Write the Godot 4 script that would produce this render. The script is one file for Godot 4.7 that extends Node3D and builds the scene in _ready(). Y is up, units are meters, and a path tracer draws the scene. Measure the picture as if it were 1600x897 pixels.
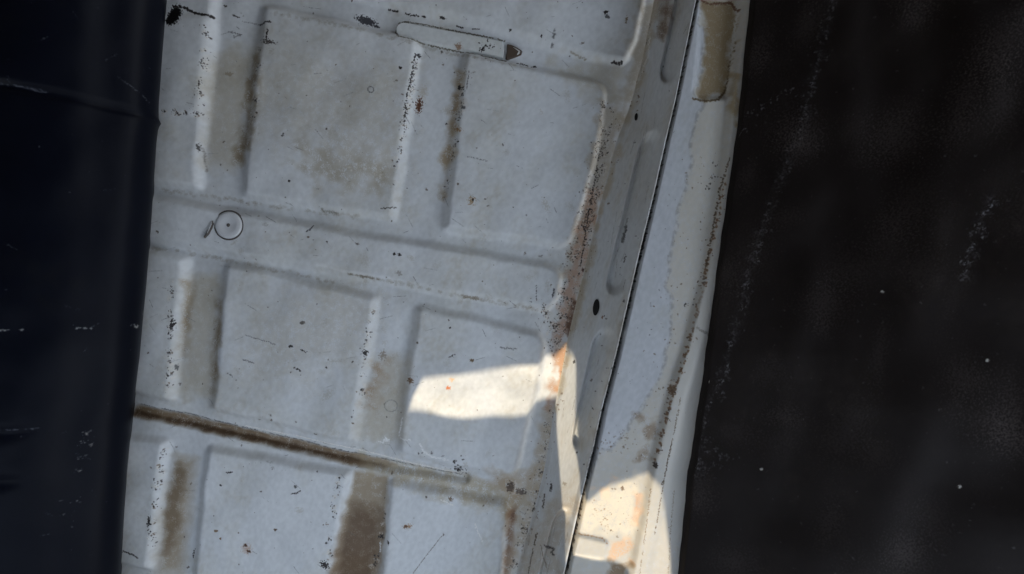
extends Node3D
# Old van: pressed white floor with a side sill, between a black padded seat base and a black rubber mat.
# Lengths are laid out in units of 0.8 mm (U); the camera hangs HC units above the floor, looking straight down.
const U := 0.0008
const HC := 960.0
var SUN_TO := Vector3(-0.26, 0.58, 0.77).normalized()
const WALL_Z := 0.80

var nz := FastNoiseLite.new()
var nz2 := FastNoiseLite.new()
var dent := FastNoiseLite.new()
var rng := RandomNumberGenerator.new()

# ---------------------------------------------------------------- helpers: curves, points, distances
class Rail:
	var v: PackedFloat32Array
	var u: PackedFloat32Array
	func _init(a: Array) -> void:
		for p in a:
			v.append(p[0]); u.append(p[1])
	func at(y: float) -> float:
		var n := v.size()
		if y <= v[0]: return u[0] + (u[1] - u[0]) / (v[1] - v[0]) * (y - v[0])
		for i in range(1, n):
			if y <= v[i]:
				return lerpf(u[i - 1], u[i], (y - v[i - 1]) / (v[i] - v[i - 1]))
		return u[n - 1] + (u[n - 1] - u[n - 2]) / (v[n - 1] - v[n - 2]) * (y - v[n - 1])

# a point of the place: plan position for something h units above the floor
func wp(u: float, v: float, h: float) -> Vector3:
	var k := (HC - h) / HC
	return Vector3((u - 800.0) * k * U, h * U, (v - 448.5) * k * U)

# a point of the floor in plan, h units above the floor's flats
const FLOOR_K := 1.0
func fp(u: float, v: float, h: float) -> Vector3:
	return Vector3((u - 800.0) * FLOOR_K * U, h * U, (v - 448.5) * FLOOR_K * U)

# points of the sill's sloping side and of its top: straight across from rail to rail, relief in height only
func side_p(t: float, v: float, lift := 0.0) -> Vector3:
	var p := fp(crease.at(v), v, 0.0).lerp(wp(seam.at(v), v, 78.0), t)
	p.y = (side_h(t, v) + lift) * U
	return p
func top_p(t: float, v: float) -> Vector3:
	var a := seam.at(v) + 0.5
	var b := top_right.at(v)
	var p := wp(a, v, 82.0).lerp(wp(b, v, 82.0), t)
	p.y = top_h(t, lerpf(a, b, t), v) * U
	return p

static func sdpoly(p: Vector2, poly: PackedVector2Array) -> float:
	var n := poly.size()
	var d := 1e12
	var inside := false
	var b: Vector2 = poly[n - 1]
	for i in n:
		var a: Vector2 = poly[i]
		var e := b - a
		var w := p - a
		var t := clampf(w.dot(e) / e.length_squared(), 0.0, 1.0)
		var q := w - e * t
		d = minf(d, q.length_squared())
		if (a.y > p.y) != (b.y > p.y) and p.x < (b.x - a.x) * (p.y - a.y) / (b.y - a.y) + a.x:
			inside = not inside
		b = a
	return -sqrt(d) if inside else sqrt(d)

static func pv(a: Array) -> PackedVector2Array:
	var r := PackedVector2Array()
	for i in range(0, a.size(), 2): r.append(Vector2(a[i], a[i + 1]))
	return r

# ---------------------------------------------------------------- computed surface pictures (paint, chips, rust, dirt)
class Tex:
	var w: int
	var h: int
	var v0: float
	var v1: float
	var L: PackedFloat32Array
	var R: PackedFloat32Array
	var px: PackedByteArray
	var bp: PackedByteArray
	var n1: FastNoiseLite
	var ne: FastNoiseLite
	var rg: RandomNumberGenerator
	func start(ww: int, hh: int, a: float, b: float, lc, rc, noise: FastNoiseLite, r: RandomNumberGenerator, c0: Color, c1: Color, c2: Color) -> void:
		w = ww; h = hh; v0 = a; v1 = b; n1 = noise; rg = r
		ne = FastNoiseLite.new(); ne.seed = noise.seed + 3; ne.frequency = 0.03; ne.fractal_octaves = 3; ne.fractal_gain = 0.4
		L.resize(h); R.resize(h)
		for y in h:
			var vv := v0 + (y + 0.5) / h * (v1 - v0)
			L[y] = lc.at(vv); R[y] = rc.at(vv)
		# paint mottling, at a third of the size and then enlarged
		var sw := w / 3
		var sh := h / 3
		var im := Image.create(sw, sh, false, Image.FORMAT_RGB8)
		var fa := FastNoiseLite.new(); fa.seed = noise.seed + 11; fa.frequency = 0.010; fa.fractal_octaves = 5
		var fb := FastNoiseLite.new(); fb.seed = noise.seed + 23; fb.frequency = 0.035; fb.fractal_octaves = 4
		var fc := FastNoiseLite.new(); fc.seed = noise.seed + 37; fc.frequency = 0.16; fc.fractal_octaves = 3
		for y in sh:
			for x in sw:
				var k := clampf(fa.get_noise_2d(x, y) * 1.6 + 0.30 + fb.get_noise_2d(x, y) * 0.45, 0.0, 1.0)
				var m := clampf((fb.get_noise_2d(x + 900, y) + fc.get_noise_2d(x, y) * 0.7 - 0.05) * 1.3, 0.0, 1.0)
				var g := 1.0 + fc.get_noise_2d(x, y + 500) * 0.045
				var c := c0.lerp(c1, k * 0.7).lerp(c2, m * k * 0.45)
				im.set_pixel(x, y, Color(c.r * g, c.g * g, c.b * g))
		im.resize(w, h, Image.INTERPOLATE_CUBIC)
		px = im.get_data()
		var fd := FastNoiseLite.new(); fd.seed = noise.seed + 51; fd.frequency = 0.05; fd.fractal_octaves = 4
		bp = fd.get_image(w, h, false, false, false).get_data()
		for i in bp.size(): bp[i] = 130 + (bp[i] - 128) / 10
	func dab(u: float, v: float, ru: float, rv: float, ang: float, c: Color, a := 1.0, soft := 0.25, irr := 0.5, depth := 0.0) -> void:
		var rm := maxf(ru, rv) * (1.0 + irr * 0.6)
		var ky := h / (v1 - v0)
		var y0 := maxi(0, int((v - rm - v0) * ky))
		var y1 := mini(h - 1, int((v + rm - v0) * ky) + 1)
		var ca := cos(ang)
		var sa := sin(ang)
		var cr := c.r * 255.0
		var cg := c.g * 255.0
		var cb := c.b * 255.0
		for y in range(y0, y1 + 1):
			var vv := v0 + (y + 0.5) / ky
			var kx := w / (R[y] - L[y])
			var x0 := maxi(0, int((u - rm - L[y]) * kx))
			var x1 := mini(w - 1, int((u + rm - L[y]) * kx) + 1)
			var dv := vv - v
			for x in range(x0, x1 + 1):
				var uu := L[y] + (x + 0.5) / kx
				var du := uu - u
				var e := Vector2((du * ca + dv * sa) / ru, (dv * ca - du * sa) / rv).length()
				if irr > 0.0: e += n1.get_noise_2d(uu * 4.5, vv * 4.5) * irr * 1.7
				var k := clampf((1.0 - e) / soft, 0.0, 1.0)
				if k <= 0.0: continue
				if depth != 0.0:
					var j := y * w + x
					bp[j] = clampi(int(bp[j] - depth * k), 0, 255)
				k *= a
				var i := (y * w + x) * 3
				px[i] = int(px[i] + (cr - px[i]) * k)
				px[i + 1] = int(px[i + 1] + (cg - px[i + 1]) * k)
				px[i + 2] = int(px[i + 2] + (cb - px[i + 2]) * k)
	func line(p: Array, wd: float, c: Color, a := 1.0, gap := 0.0, depth := 0.0, jit := 0.6) -> void:
		for s in range(0, p.size() - 2, 2):
			var A := Vector2(p[s], p[s + 1])
			var B := Vector2(p[s + 2], p[s + 3])
			var d := A.distance_to(B)
			var st := maxf(wd * 0.5, 0.5)
			var ang := (B - A).angle()
			var n := int(d / st) + 1
			for i in n + 1:
				var q := A.lerp(B, float(i) / n)
				if gap > 0.0 and n1.get_noise_2d(q.x * 1.3 + 77.0, q.y * 1.3) * 0.9 + 0.5 < gap: continue
				dab(q.x + rg.randfn(0, jit), q.y + rg.randfn(0, jit), st * 1.3, wd * rg.randf_range(0.40, 0.62), ang, c, a, 0.6, 0.4, depth)
	func chips(p: Array, spread: float, count: int, r0: float, r1: float, c: Color, a := 1.0, depth := 40.0) -> void:
		var tot := 0.0
		for s in range(0, p.size() - 2, 2): tot += Vector2(p[s], p[s + 1]).distance_to(Vector2(p[s + 2], p[s + 3]))
		for k in count:
			var t := rg.randf() * tot
			for s in range(0, p.size() - 2, 2):
				var A := Vector2(p[s], p[s + 1])
				var B := Vector2(p[s + 2], p[s + 3])
				var d := A.distance_to(B)
				if t > d: t -= d; continue
				var q := A.lerp(B, t / d) + Vector2(rg.randfn(0, spread), rg.randfn(0, spread * 0.6))
				if ne.get_noise_2d(q.x * 1.6 + 50.0, q.y * 1.6) + rg.randf_range(-0.15, 0.15) < -0.02: break
				var r := r0 + (r1 - r0) * pow(rg.randf(), 2.5)
				dab(q.x, q.y, r * rg.randf_range(0.6, 1.4), r, rg.randf() * PI, c, a * rg.randf_range(0.6, 1.0), 0.5, 0.7, depth)
				break
	func wash(poly: PackedVector2Array, c: Color, a := 1.0, soft := 10.0, edge := 6.0, grain := 0.5, fr := 1.0, depth := 0.0, rim := 0.0) -> void:
		var lo := poly[0]
		var hi := poly[0]
		for q in poly:
			lo = lo.min(q); hi = hi.max(q)
		var ky := h / (v1 - v0)
		var m := edge + soft
		var y0 := maxi(0, int((lo.y - m - v0) * ky))
		var y1 := mini(h - 1, int((hi.y + m - v0) * ky))
		for y in range(y0, y1 + 1):
			var vv := v0 + (y + 0.5) / ky
			var kx := w / (R[y] - L[y])
			var x0 := maxi(0, int((lo.x - m - L[y]) * kx))
			var x1 := mini(w - 1, int((hi.x + m - L[y]) * kx))
			for x in range(x0, x1 + 1):
				var uu := L[y] + (x + 0.5) / kx
				var sd: float = edge_distance(Vector2(uu, vv), poly)
				if sd > m: continue
				var n := ne.get_noise_2d(uu * fr, vv * fr)
				var k := clampf((-sd + n * edge * 2.0) / soft + 0.5, 0.0, 1.0)
				if k <= 0.0: continue
				var edged := k
				if depth != 0.0:
					var j := y * w + x
					bp[j] = clampi(int(bp[j] - depth * k), 0, 255)
				if grain > 0.0: k *= clampf(1.0 - grain + grain * (0.5 + 0.8 * n1.get_noise_2d(uu * 1.1 + 300.0, vv * 1.1) + 0.9 * n1.get_noise_2d(uu * 6.0, vv * 6.0 + 200.0)) * 2.0, 0.0, 1.0)
				k *= a
				var i := (y * w + x) * 3
				px[i] = int(px[i] + (c.r * 255.0 - px[i]) * k)
				px[i + 1] = int(px[i + 1] + (c.g * 255.0 - px[i + 1]) * k)
				px[i + 2] = int(px[i + 2] + (c.b * 255.0 - px[i + 2]) * k)
				if rim > 0.0 and edged < 1.0:
					var d := 1.0 - rim * edged * (1.0 - edged) * 4.0 * clampf(0.5 + n1.get_noise_2d(uu * 1.5, vv * 1.5) * 2.0, 0.0, 1.0)
					px[i] = int(px[i] * d); px[i + 1] = int(px[i + 1] * d); px[i + 2] = int(px[i + 2] * d)
	func edge_distance(p: Vector2, poly: PackedVector2Array) -> float:
		var n := poly.size()
		var d := 1e12
		var ins := false
		var b: Vector2 = poly[n - 1]
		for i in n:
			var a: Vector2 = poly[i]
			var e := b - a
			var ww := p - a
			var q := ww - e * clampf(ww.dot(e) / e.length_squared(), 0.0, 1.0)
			d = minf(d, q.length_squared())
			if (a.y > p.y) != (b.y > p.y) and p.x < (b.x - a.x) * (p.y - a.y) / (b.y - a.y) + a.x: ins = not ins
			b = a
		return -sqrt(d) if ins else sqrt(d)
	func material(rough: float, bump: float, spec := 0.45) -> StandardMaterial3D:
		var m := StandardMaterial3D.new()
		var im := Image.create_from_data(w, h, false, Image.FORMAT_RGB8, px)
		m.albedo_texture = ImageTexture.create_from_image(im)
		m.roughness = rough
		m.metallic_specular = spec
		if bump > 0.0:
			var b := Image.create_from_data(w, h, false, Image.FORMAT_L8, bp)
			b.convert(Image.FORMAT_RGBA8)
			b.bump_map_to_normal_map(bump)
			m.normal_enabled = true
			m.normal_texture = ImageTexture.create_from_image(b)
			m.normal_scale = 1.0
		return m

func hexc(r: float, g: float, b: float) -> Color:
	return Color(r / 255.0, g / 255.0, b / 255.0)

func part(called: String, mesh: Mesh, mat: Material, parent: Node3D) -> MeshInstance3D:
	var o := MeshInstance3D.new()
	o.name = called
	o.mesh = mesh
	if mat: o.material_override = mat
	parent.add_child(o, true)
	return o

func thing(called: String, label: String, category: String) -> Node3D:
	var o := Node3D.new()
	o.name = called
	o.set_meta("label", label)
	o.set_meta("category", category)
	o.set_meta("kind", "thing")
	add_child(o, true)
	return o

# a sheet over a grid of points P (cols x rows); ids sorts its cells into several meshes
func sheet(P: PackedVector3Array, cols: int, rows: int, ids: PackedInt32Array, count: int) -> Array:
	var N := PackedVector3Array(); N.resize(P.size())
	for j in rows:
		for i in cols:
			var a := P[j * cols + maxi(i - 1, 0)]
			var b := P[j * cols + mini(i + 1, cols - 1)]
			var c := P[maxi(j - 1, 0) * cols + i]
			var d := P[mini(j + 1, rows - 1) * cols + i]
			N[j * cols + i] = (d - c).cross(b - a).normalized()
	var out := []
	for r in count:
		var remap := PackedInt32Array(); remap.resize(P.size()); remap.fill(-1)
		var vs := PackedVector3Array()
		var ns := PackedVector3Array()
		var uv := PackedVector2Array()
		var tg := PackedFloat32Array()
		var ix := PackedInt32Array()
		for j in rows - 1:
			for i in cols - 1:
				if count > 1 and ids[j * cols + i] != r: continue
				for k in [j * cols + i, j * cols + i + 1, (j + 1) * cols + i + 1, j * cols + i, (j + 1) * cols + i + 1, (j + 1) * cols + i]:
					if remap[k] < 0:
						remap[k] = vs.size()
						vs.append(P[k]); ns.append(N[k])
						uv.append(Vector2(float(k % cols) / (cols - 1), float(k / cols) / (rows - 1)))
						tg.append_array(PackedFloat32Array([1, 0, 0, 1]))
					ix.append(remap[k])
		if vs.is_empty():
			out.append(null); continue
		var arr := []
		arr.resize(Mesh.ARRAY_MAX)
		arr[Mesh.ARRAY_VERTEX] = vs; arr[Mesh.ARRAY_NORMAL] = ns; arr[Mesh.ARRAY_TEX_UV] = uv
		arr[Mesh.ARRAY_TANGENT] = tg; arr[Mesh.ARRAY_INDEX] = ix
		var m := ArrayMesh.new()
		m.add_surface_from_arrays(Mesh.PRIMITIVE_TRIANGLES, arr)
		out.append(m)
	return out

const V0 := -165.0
const V1 := 1065.0
var crease: Rail
var seam: Rail
var board: Rail
var seat_edge: Rail
var floor_left: Rail
var floor_right: Rail
var top_right: Rail
var regions := []

func region(called: String, poly: Array, r: float, depth: float, wl: float) -> void:
	var p := pv(poly)
	if Geometry2D.is_polygon_clockwise(p): p.reverse()
	var s := Geometry2D.offset_polygon(p, -r)
	var q: PackedVector2Array = s[0] if s.size() > 0 else p
	var lo := q[0]
	var hi := q[0]
	for a in q:
		lo = lo.min(a); hi = hi.max(a)
	regions.append({"n": called, "p": q, "r": r, "d": depth, "w": wl, "lo": lo - Vector2.ONE * (r + wl), "hi": hi + Vector2.ONE * (r + wl)})

func side_h(t: float, v: float) -> float:
	# the sill's sloping side: sharp root, straight rise, rolled top edge that dips into the joint
	var h := 78.0 * (0.10 * smoothstep(0.0, 0.10, t) + 0.90 * clampf((t - 0.04) / 0.90, 0.0, 1.0))
	for b in [[-120.0, 132.0], [205.0, 462.0], [512.0, 704.0], [792.0, 1010.0]]:
		var rr := 0.25
		var len := 115.0
		var y := clampf(v, b[0] + rr * len, b[1] - rr * len)
		var e := Vector2((t - 0.70) * 1.15, (v - y) / len).length()
		h -= 15.0 * (1.0 - smoothstep(rr - 0.13, rr + 0.02, e))
	h += 7.0 * smoothstep(0.86, 0.93, t)
	h -= 30.0 * smoothstep(0.972, 1.0, t)
	return h + dent.get_noise_2d(t * 80.0 + 500.0, v * 0.7) * 1.6

var ridge: Rail
func top_h(t: float, u: float, v: float) -> float:
	var h := 84.0 - 34.0 * (1.0 - smoothstep(0.0, 0.022, t))
	var d := u - ridge.at(v)
	h += 9.0 * smoothstep(-7.0, 3.0, d) - 5.0 * smoothstep(16.0, 34.0, d)
	# pressed recess near the far end, low boss near the near end
	var p := Vector2(u, v)
	var s := sdpoly(p, recess_poly) - 14.0
	h -= 8.0 * (1.0 - smoothstep(-6.0, 4.0, s))
	s = sdpoly(p, boss_poly) - 8.0
	h += 3.0 * (1.0 - smoothstep(-4.0, 2.0, s))
	return h + dent.get_noise_2d(u * 1.2, v * 0.8 + 900.0) * 2.0
var recess_poly: PackedVector2Array
var boss_poly: PackedVector2Array

func _ready() -> void:
	rng.seed = 4711
	nz.seed = 5; nz.frequency = 0.06; nz.fractal_octaves = 4
	nz2.seed = 9; nz2.frequency = 0.012; nz2.fractal_octaves = 3
	dent.seed = 31; dent.frequency = 0.0075; dent.fractal_octaves = 2

	# ---- camera
	var cam := Camera3D.new()
	cam.name = "camera"
	cam.fov = rad_to_deg(2.0 * atan(448.5 / HC))
	cam.near = 0.02
	cam.far = 60.0
	cam.position = Vector3(0, HC * U, 0)
	cam.rotation_degrees = Vector3(-90, 0, 0)
	add_child(cam)
	cam.current = true

	# ---- sky, sun, exposure
	var env := Environment.new()
	env.background_mode = Environment.BG_SKY
	var sm := ProceduralSkyMaterial.new()
	sm.sky_top_color = Color(0.70, 0.76, 0.84)
	sm.sky_horizon_color = Color(0.87, 0.865, 0.85)
	sm.sky_curve = 0.30
	sm.ground_bottom_color = Color(0.20, 0.18, 0.16)
	sm.ground_horizon_color = Color(0.45, 0.43, 0.40)
	sm.sun_angle_max = 0.0
	var sky := Sky.new()
	sky.sky_material = sm
	env.sky = sky
	env.background_energy_multiplier = 2.5
	env.tonemap_mode = Environment.TONE_MAPPER_LINEAR
	env.tonemap_exposure = 1.6
	env.sdfgi_enabled = true
	env.ssao_enabled = true
	env.ssil_enabled = true
	var we := WorldEnvironment.new()
	we.name = "world_environment"
	we.environment = env
	add_child(we)
	var sun := DirectionalLight3D.new()
	sun.name = "sun"
	sun.light_energy = 1.25
	sun.light_color = Color(1.0, 0.93, 0.81)
	sun.light_angular_distance = 0.4
	sun.shadow_enabled = true
	add_child(sun)
	sun.look_at_from_position(SUN_TO * 3.0, Vector3.ZERO, Vector3(1, 0, 0))

	# ---- outlines
	crease = Rail.new([[-45, 1032], [0, 1022], [90, 1004], [160, 986], [224, 962], [300, 942], [400, 918], [440, 908], [520, 889], [600, 874], [640, 866], [720, 853], [760, 844], [830, 825], [897, 806], [945, 793]])
	seam = Rail.new([[-45, 1097], [0, 1088], [90, 1069], [160, 1055], [224, 1040], [310, 1021], [400, 999], [444, 989], [500, 976], [560, 962], [640, 941], [700, 928], [760, 913], [897, 882], [945, 871]])
	board = Rail.new([[-45, 1175], [0, 1170], [100, 1160], [200, 1149], [290, 1137], [430, 1116], [600, 1097], [740, 1075], [897, 1059], [945, 1054]])
	seat_edge = Rail.new([[-45, 266], [0, 262], [170, 249], [340, 238], [450, 229], [560, 218], [640, 208], [740, 198], [880, 189], [945, 185]])
	ridge = Rail.new([[-45, 1166], [60, 1157], [150, 1140], [290, 1128], [430, 1101], [540, 1072], [620, 1046], [720, 1021], [800, 1006], [897, 985], [945, 975]])
	floor_left = Rail.new([[-45, 120], [945, 120]])
	floor_right = Rail.new([[-45, 1036], [0, 1026], [90, 1008], [160, 990], [224, 966], [300, 946], [400, 922], [440, 912], [520, 893], [600, 878], [640, 870], [720, 857], [760, 848], [830, 829], [897, 810], [945, 797]])
	top_right = Rail.new([[-45, 1225], [0, 1220], [100, 1210], [200, 1199], [290, 1187], [430, 1166], [600, 1147], [740, 1125], [897, 1109], [945, 1104]])
	recess_poly = pv([1104, -60, 1146, -60, 1143, 40, 1128, 140, 1098, 141, 1106, 60])
	boss_poly = pv([904, 842, 942, 850, 938, 866, 900, 860])

	build_floor()
	build_sill()
	build_light_blockers()
	build_seat()
	build_mat()
	build_plug()

# ---------------------------------------------------------------- the pressed floor
func build_floor() -> void:
	# trays first, then the channels pressed deeper into them
	region("raised_tray", [60, -66, 320, -12, 440, 12, 620, 54, 830, 104, 944, 130, 938, 200, 915, 300, 888, 384, 720, 362, 560, 334, 380, 305, 100, 268], 22, 12, 7)
	region("raised_tray", [100, 366, 235, 390, 400, 421, 520, 450, 640, 476, 760, 500, 852, 526, 845, 580, 826, 660, 803, 748, 690, 724, 550, 692, 330, 640, 100, 590], 24, 12, 7)
	region("raised_tray", [60, 650, 205, 684, 330, 702, 530, 738, 796, 788, 786, 860, 766, 1000, 530, 955, 300, 905, 60, 860], 16, 12, 7)
	region("raised_tray", [430, -180, 446, -36, 520, -16, 600, 2, 750, 34, 862, 70, 920, 86, 978, 94, 994, 60, 1030, -180], 12, 10, 8)
	region("end_pan", [120, 20, 324, 26, 318, 110, 309, 182, 120, 168], 12, 4, 6)
	region("channel", [338, -30, 412, -14, 405, 42, 396, 130, 383, 250, 374, 330, 306, 318, 310, 262, 318, 180, 326, 100], 6, 0, 9)
	region("channel", [656, 40, 732, 60, 726, 96, 712, 200, 697, 330, 692, 380, 610, 366, 618, 325, 632, 215, 645, 130], 6, 0, 9)
	region("channel", [294, 380, 358, 392, 350, 428, 340, 540, 330, 634, 326, 660, 258, 650, 266, 620, 276, 520, 288, 418], 6, 0, 9)
	region("channel", [590, 440, 658, 456, 652, 486, 636, 580, 622, 700, 618, 730, 540, 716, 550, 688, 570, 580, 586, 474], 6, 0, 9)
	region("channel", [262, 670, 326, 680, 322, 706, 312, 790, 296, 960, 228, 960, 243, 800, 258, 694], 6, 0, 9)
	region("channel", [549, 720, 612, 728, 608, 746, 604, 820, 585, 990, 508, 990, 528, 850, 545, 736], 6, 0, 9)
	region("cross_bead", [60, 276, 250, 309, 400, 336, 550, 363, 700, 387, 850, 412, 876, 424, 872, 466, 855, 486, 700, 459, 570, 434, 400, 404, 235, 374, 60, 345], 18, 13, 7)
	# the groove where two sheets are lapped
	region("lap_joint", [120, 616, 212, 636, 300, 654, 400, 677, 500, 701, 600, 722, 730, 746, 732, 756, 600, 737, 500, 717, 400, 694, 300, 672, 205, 650, 120, 632], 4, -9, 4)
	var cols := 232
	var rows := 372
	var P := PackedVector3Array(); P.resize(cols * rows)
	var ids := PackedInt32Array(); ids.resize(cols * rows)
	for j in rows:
		var v := lerpf(V0, V1, float(j) / (rows - 1))
		var a := floor_left.at(v)
		var b := floor_right.at(v)
		for i in cols:
			var u := lerpf(a, b, float(i) / (cols - 1))
			var p := Vector2(u, v)
			var h := -11.0 + dent.get_noise_2d(u, v) * 3.2 + nz2.get_noise_2d(u * 0.8, v * 0.8) * 1.6
			var id := 0
			var lift := 0.0
			var on_tray := false
			for k in regions.size():
				var g: Dictionary = regions[k]
				if u < g.lo.x or v < g.lo.y or u > g.hi.x or v > g.hi.y: continue
				var wob := nz2.get_noise_2d(u * 0.9 + 40.0 * k, v * 0.9) * 3.0
				var sd: float = sdpoly(p, g.p) - g.r + wob
				if sd > g.w: continue
				var f := 1.0 - smoothstep(-g.w * 0.9, g.w * 0.9, sd)
				if g.n == "channel":
					lift *= 1.0 - f
					if sd < 0.0 and on_tray: id = k + 1
				elif g.n == "lap_joint":
					h += g.d * f
					if sd < 0.0: id = k + 1
				else:
					lift += g.d * f
					if sd < 0.0:
						id = k + 1
						on_tray = g.n == "raised_tray"
			h += lift
			# the edge by the sill runs up a little
			h += 4.0 * smoothstep(b - 34.0, b, u)
			P[j * cols + i] = fp(u, v, h)
			ids[j * cols + i] = id
	var meshes := sheet(P, cols, rows, ids, regions.size() + 1)

	# ---- its paint
	var T := Tex.new()
	T.start(1320, 1830, V0, V1, floor_left, floor_right, nz, rng, hexc(206, 208, 209), hexc(197, 197, 193), hexc(178, 171, 157))
	var dark := hexc(34, 29, 27)
	var grey := hexc(92, 92, 92)
	var brown := hexc(112, 86, 58)
	var rust := hexc(150, 88, 48)
	var tan := hexc(172, 158, 132)
	# soft grime
	T.wash(pv([410, 60, 560, 100, 640, 110, 620, 300, 520, 300, 480, 240, 390, 220]), tan, 0.24, 68, 20, 0.90)
	T.wash(pv([480, 232, 600, 250, 612, 290, 540, 285, 470, 262]), hexc(160, 148, 126), 0.50, 34, 13, 0.90)
	T.wash(pv([326, 100, 350, 70, 395, 80, 385, 170, 372, 260, 312, 262]), tan, 0.45, 24, 6, 0.4)
	T.wash(pv([392, 90, 406, 92, 384, 232, 372, 260, 366, 240]), hexc(122, 104, 78), 0.70, 14, 6, 0.70)
	T.wash(pv([716, 110, 726, 116, 708, 232, 692, 300, 690, 250]), hexc(150, 126, 92), 0.75, 17, 7, 0.80)
	T.wash(pv([560, 420, 600, 470, 560, 560, 440, 600, 360, 590, 400, 480]), tan, 0.24, 68, 20, 0.90)
	T.wash(pv([292, 430, 342, 436, 334, 560, 326, 630, 274, 610, 282, 500]), tan, 0.45, 24, 6, 0.4)
	T.wash(pv([338, 470, 346, 470, 332, 610, 326, 610]), hexc(116, 96, 70), 0.65, 14, 4, 0.60)
	T.wash(pv([286, 440, 294, 440, 284, 560, 276, 560]), hexc(140, 116, 84), 0.60, 12, 4, 0.60)
	T.wash(pv([584, 560, 640, 560, 624, 690, 560, 682, 572, 600]), tan, 0.45, 24, 6, 0.4)
	T.wash(pv([586, 570, 600, 570, 580, 640, 566, 640]), hexc(150, 116, 84), 0.60, 17, 7, 0.70)
	T.wash(pv([272, 716, 300, 722, 292, 800, 276, 900, 242, 900, 252, 800]), hexc(150, 132, 106), 0.75, 22, 3, 0.3)
	T.wash(pv([270, 728, 284, 740, 272, 830, 258, 870, 246, 870, 254, 800]), hexc(116, 96, 70), 0.75, 12, 3, 0.3)
	T.wash(pv([552, 738, 606, 746, 602, 800, 584, 930, 512, 930, 530, 830]), hexc(146, 128, 102), 0.85, 8, 2, 0.3)
	T.wash(pv([546, 794, 594, 800, 582, 950, 512, 950, 528, 850]), hexc(96, 74, 52), 0.85, 22, 4, 0.2)
	T.wash(pv([200, 640, 212, 637, 300, 656, 400, 679, 500, 703, 600, 724, 616, 732, 560, 733, 500, 718, 400, 695, 300, 674, 200, 652]), hexc(112, 88, 60), 0.85, 7, 1.5, 0.4)
	T.wash(pv([200, 645, 300, 666, 400, 688, 500, 711, 606, 732, 596, 735, 500, 716, 400, 694, 300, 672, 200, 651]), hexc(74, 54, 36), 0.8, 5, 1.5, 0.4)
	T.line([212, 634, 300, 652, 400, 676, 500, 700, 600, 722, 720, 746], 2.6, grey, 0.7, 0.35)
	T.wash(pv([560, 716, 640, 730, 760, 756, 830, 776, 800, 800, 720, 780, 560, 740]), tan, 0.75, 24, 9, 0.80)
	T.wash(pv([775, 748, 830, 752, 852, 690, 862, 650, 848, 780, 806, 860, 794, 820]), hexc(176, 160, 134), 0.6, 30, 8, 0.6)
	T.wash(pv([796, 800, 806, 798, 798, 880, 788, 940, 780, 940]), hexc(124, 88, 60), 0.75, 9, 3, 0.5)
	# edges of the cross bead and trays: faint broken grey-tan lines along the slopes
	for q in [[250, 296, 370, 312, 430, 322, 560, 338], [235, 386, 330, 402, 520, 442], [565, 432, 640, 446, 740, 466, 850, 486], [430, 20, 560, 46, 640, 64, 740, 88, 830, 106]]:
		T.line(q, 6.0, hexc(150, 142, 128), 0.28, 0.42, 0, 1.5)
	T.line([545, 428, 590, 436], 5, hexc(110, 100, 84), 0.5, 0.3)
	T.line([725, 464, 745, 467], 7, hexc(120, 108, 90), 0.5, 0.2)
	T.line([500, 328, 525, 333], 5, hexc(120, 116, 104), 0.5, 0.2)
	# right edge: flaking band with rust beneath
	T.wash(pv([938, 150, 972, 170, 962, 240, 930, 350, 905, 410, 880, 440, 884, 380, 910, 310, 925, 230]), hexc(176, 166, 150), 0.75, 10, 8, 0.5)
	T.wash(pv([920, 300, 940, 300, 918, 400, 900, 470, 884, 530, 866, 610, 856, 640, 862, 560, 880, 470, 900, 380]), hexc(184, 150, 128), 0.8, 12, 8, 0.5)
	T.wash(pv([896, 470, 905, 470, 892, 530, 884, 530]), hexc(88, 60, 44), 0.85, 6, 4, 0.3)
	T.wash(pv([876, 535, 892, 532, 884, 600, 870, 610]), hexc(196, 152, 118), 0.85, 6, 5, 0.4)
	T.wash(pv([1000, 0, 1030, 0, 1005, 100, 980, 180, 960, 190, 985, 100]), hexc(170, 160, 142), 0.7, 12, 8, 0.5)
	T.wash(pv([850, 90, 980, 100, 960, 170, 900, 140]), hexc(186, 180, 166), 0.7, 26, 12, 0.5)
	T.wash(pv([846, 650, 870, 640, 852, 740, 824, 830, 800, 900, 790, 900, 830, 760]), hexc(176, 158, 132), 0.5, 16, 6, 0.6)
	# bare metal flakes around chips: lighter primer first, then dark
	var prim := hexc(214, 208, 198)
	for q in [[[325, 42, 320, 90, 314, 130, 312, 160, 309, 182, 255, 174], 4.0, 150, 2.6], [[404, 60, 402, 110, 396, 150, 390, 195], 4.0, 80, 2.2], [[648, 86, 642, 130, 634, 180, 624, 230, 614, 290], 3.5, 150, 2.6], [[727, 108, 718, 180, 706, 250, 692, 320], 3.0, 90, 2.4], [[943, 160, 948, 200, 940, 235, 930, 280, 922, 330, 910, 385, 895, 420], 9.0, 600, 2.2], [[268, 440, 266, 500, 262, 560, 264, 605], 4.0, 70, 2.8], [[580, 480, 572, 540, 565, 590, 556, 650], 4.0, 90, 2.4], [[890, 440, 884, 480, 872, 520, 866, 545], 9.0, 260, 2.4], [[840, 470, 862, 500, 874, 520], 8.0, 120, 2.0], [[255, 700, 246, 750, 238, 800, 232, 860], 3.5, 70, 2.8], [[530, 745, 520, 800, 512, 880], 3.5, 70, 2.8], [[604, 770, 596, 830, 585, 890], 3.0, 40, 2.6], [[866, 640, 854, 690, 846, 740, 838, 790, 815, 850, 800, 897], 6.0, 220, 2.6]]:
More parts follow.
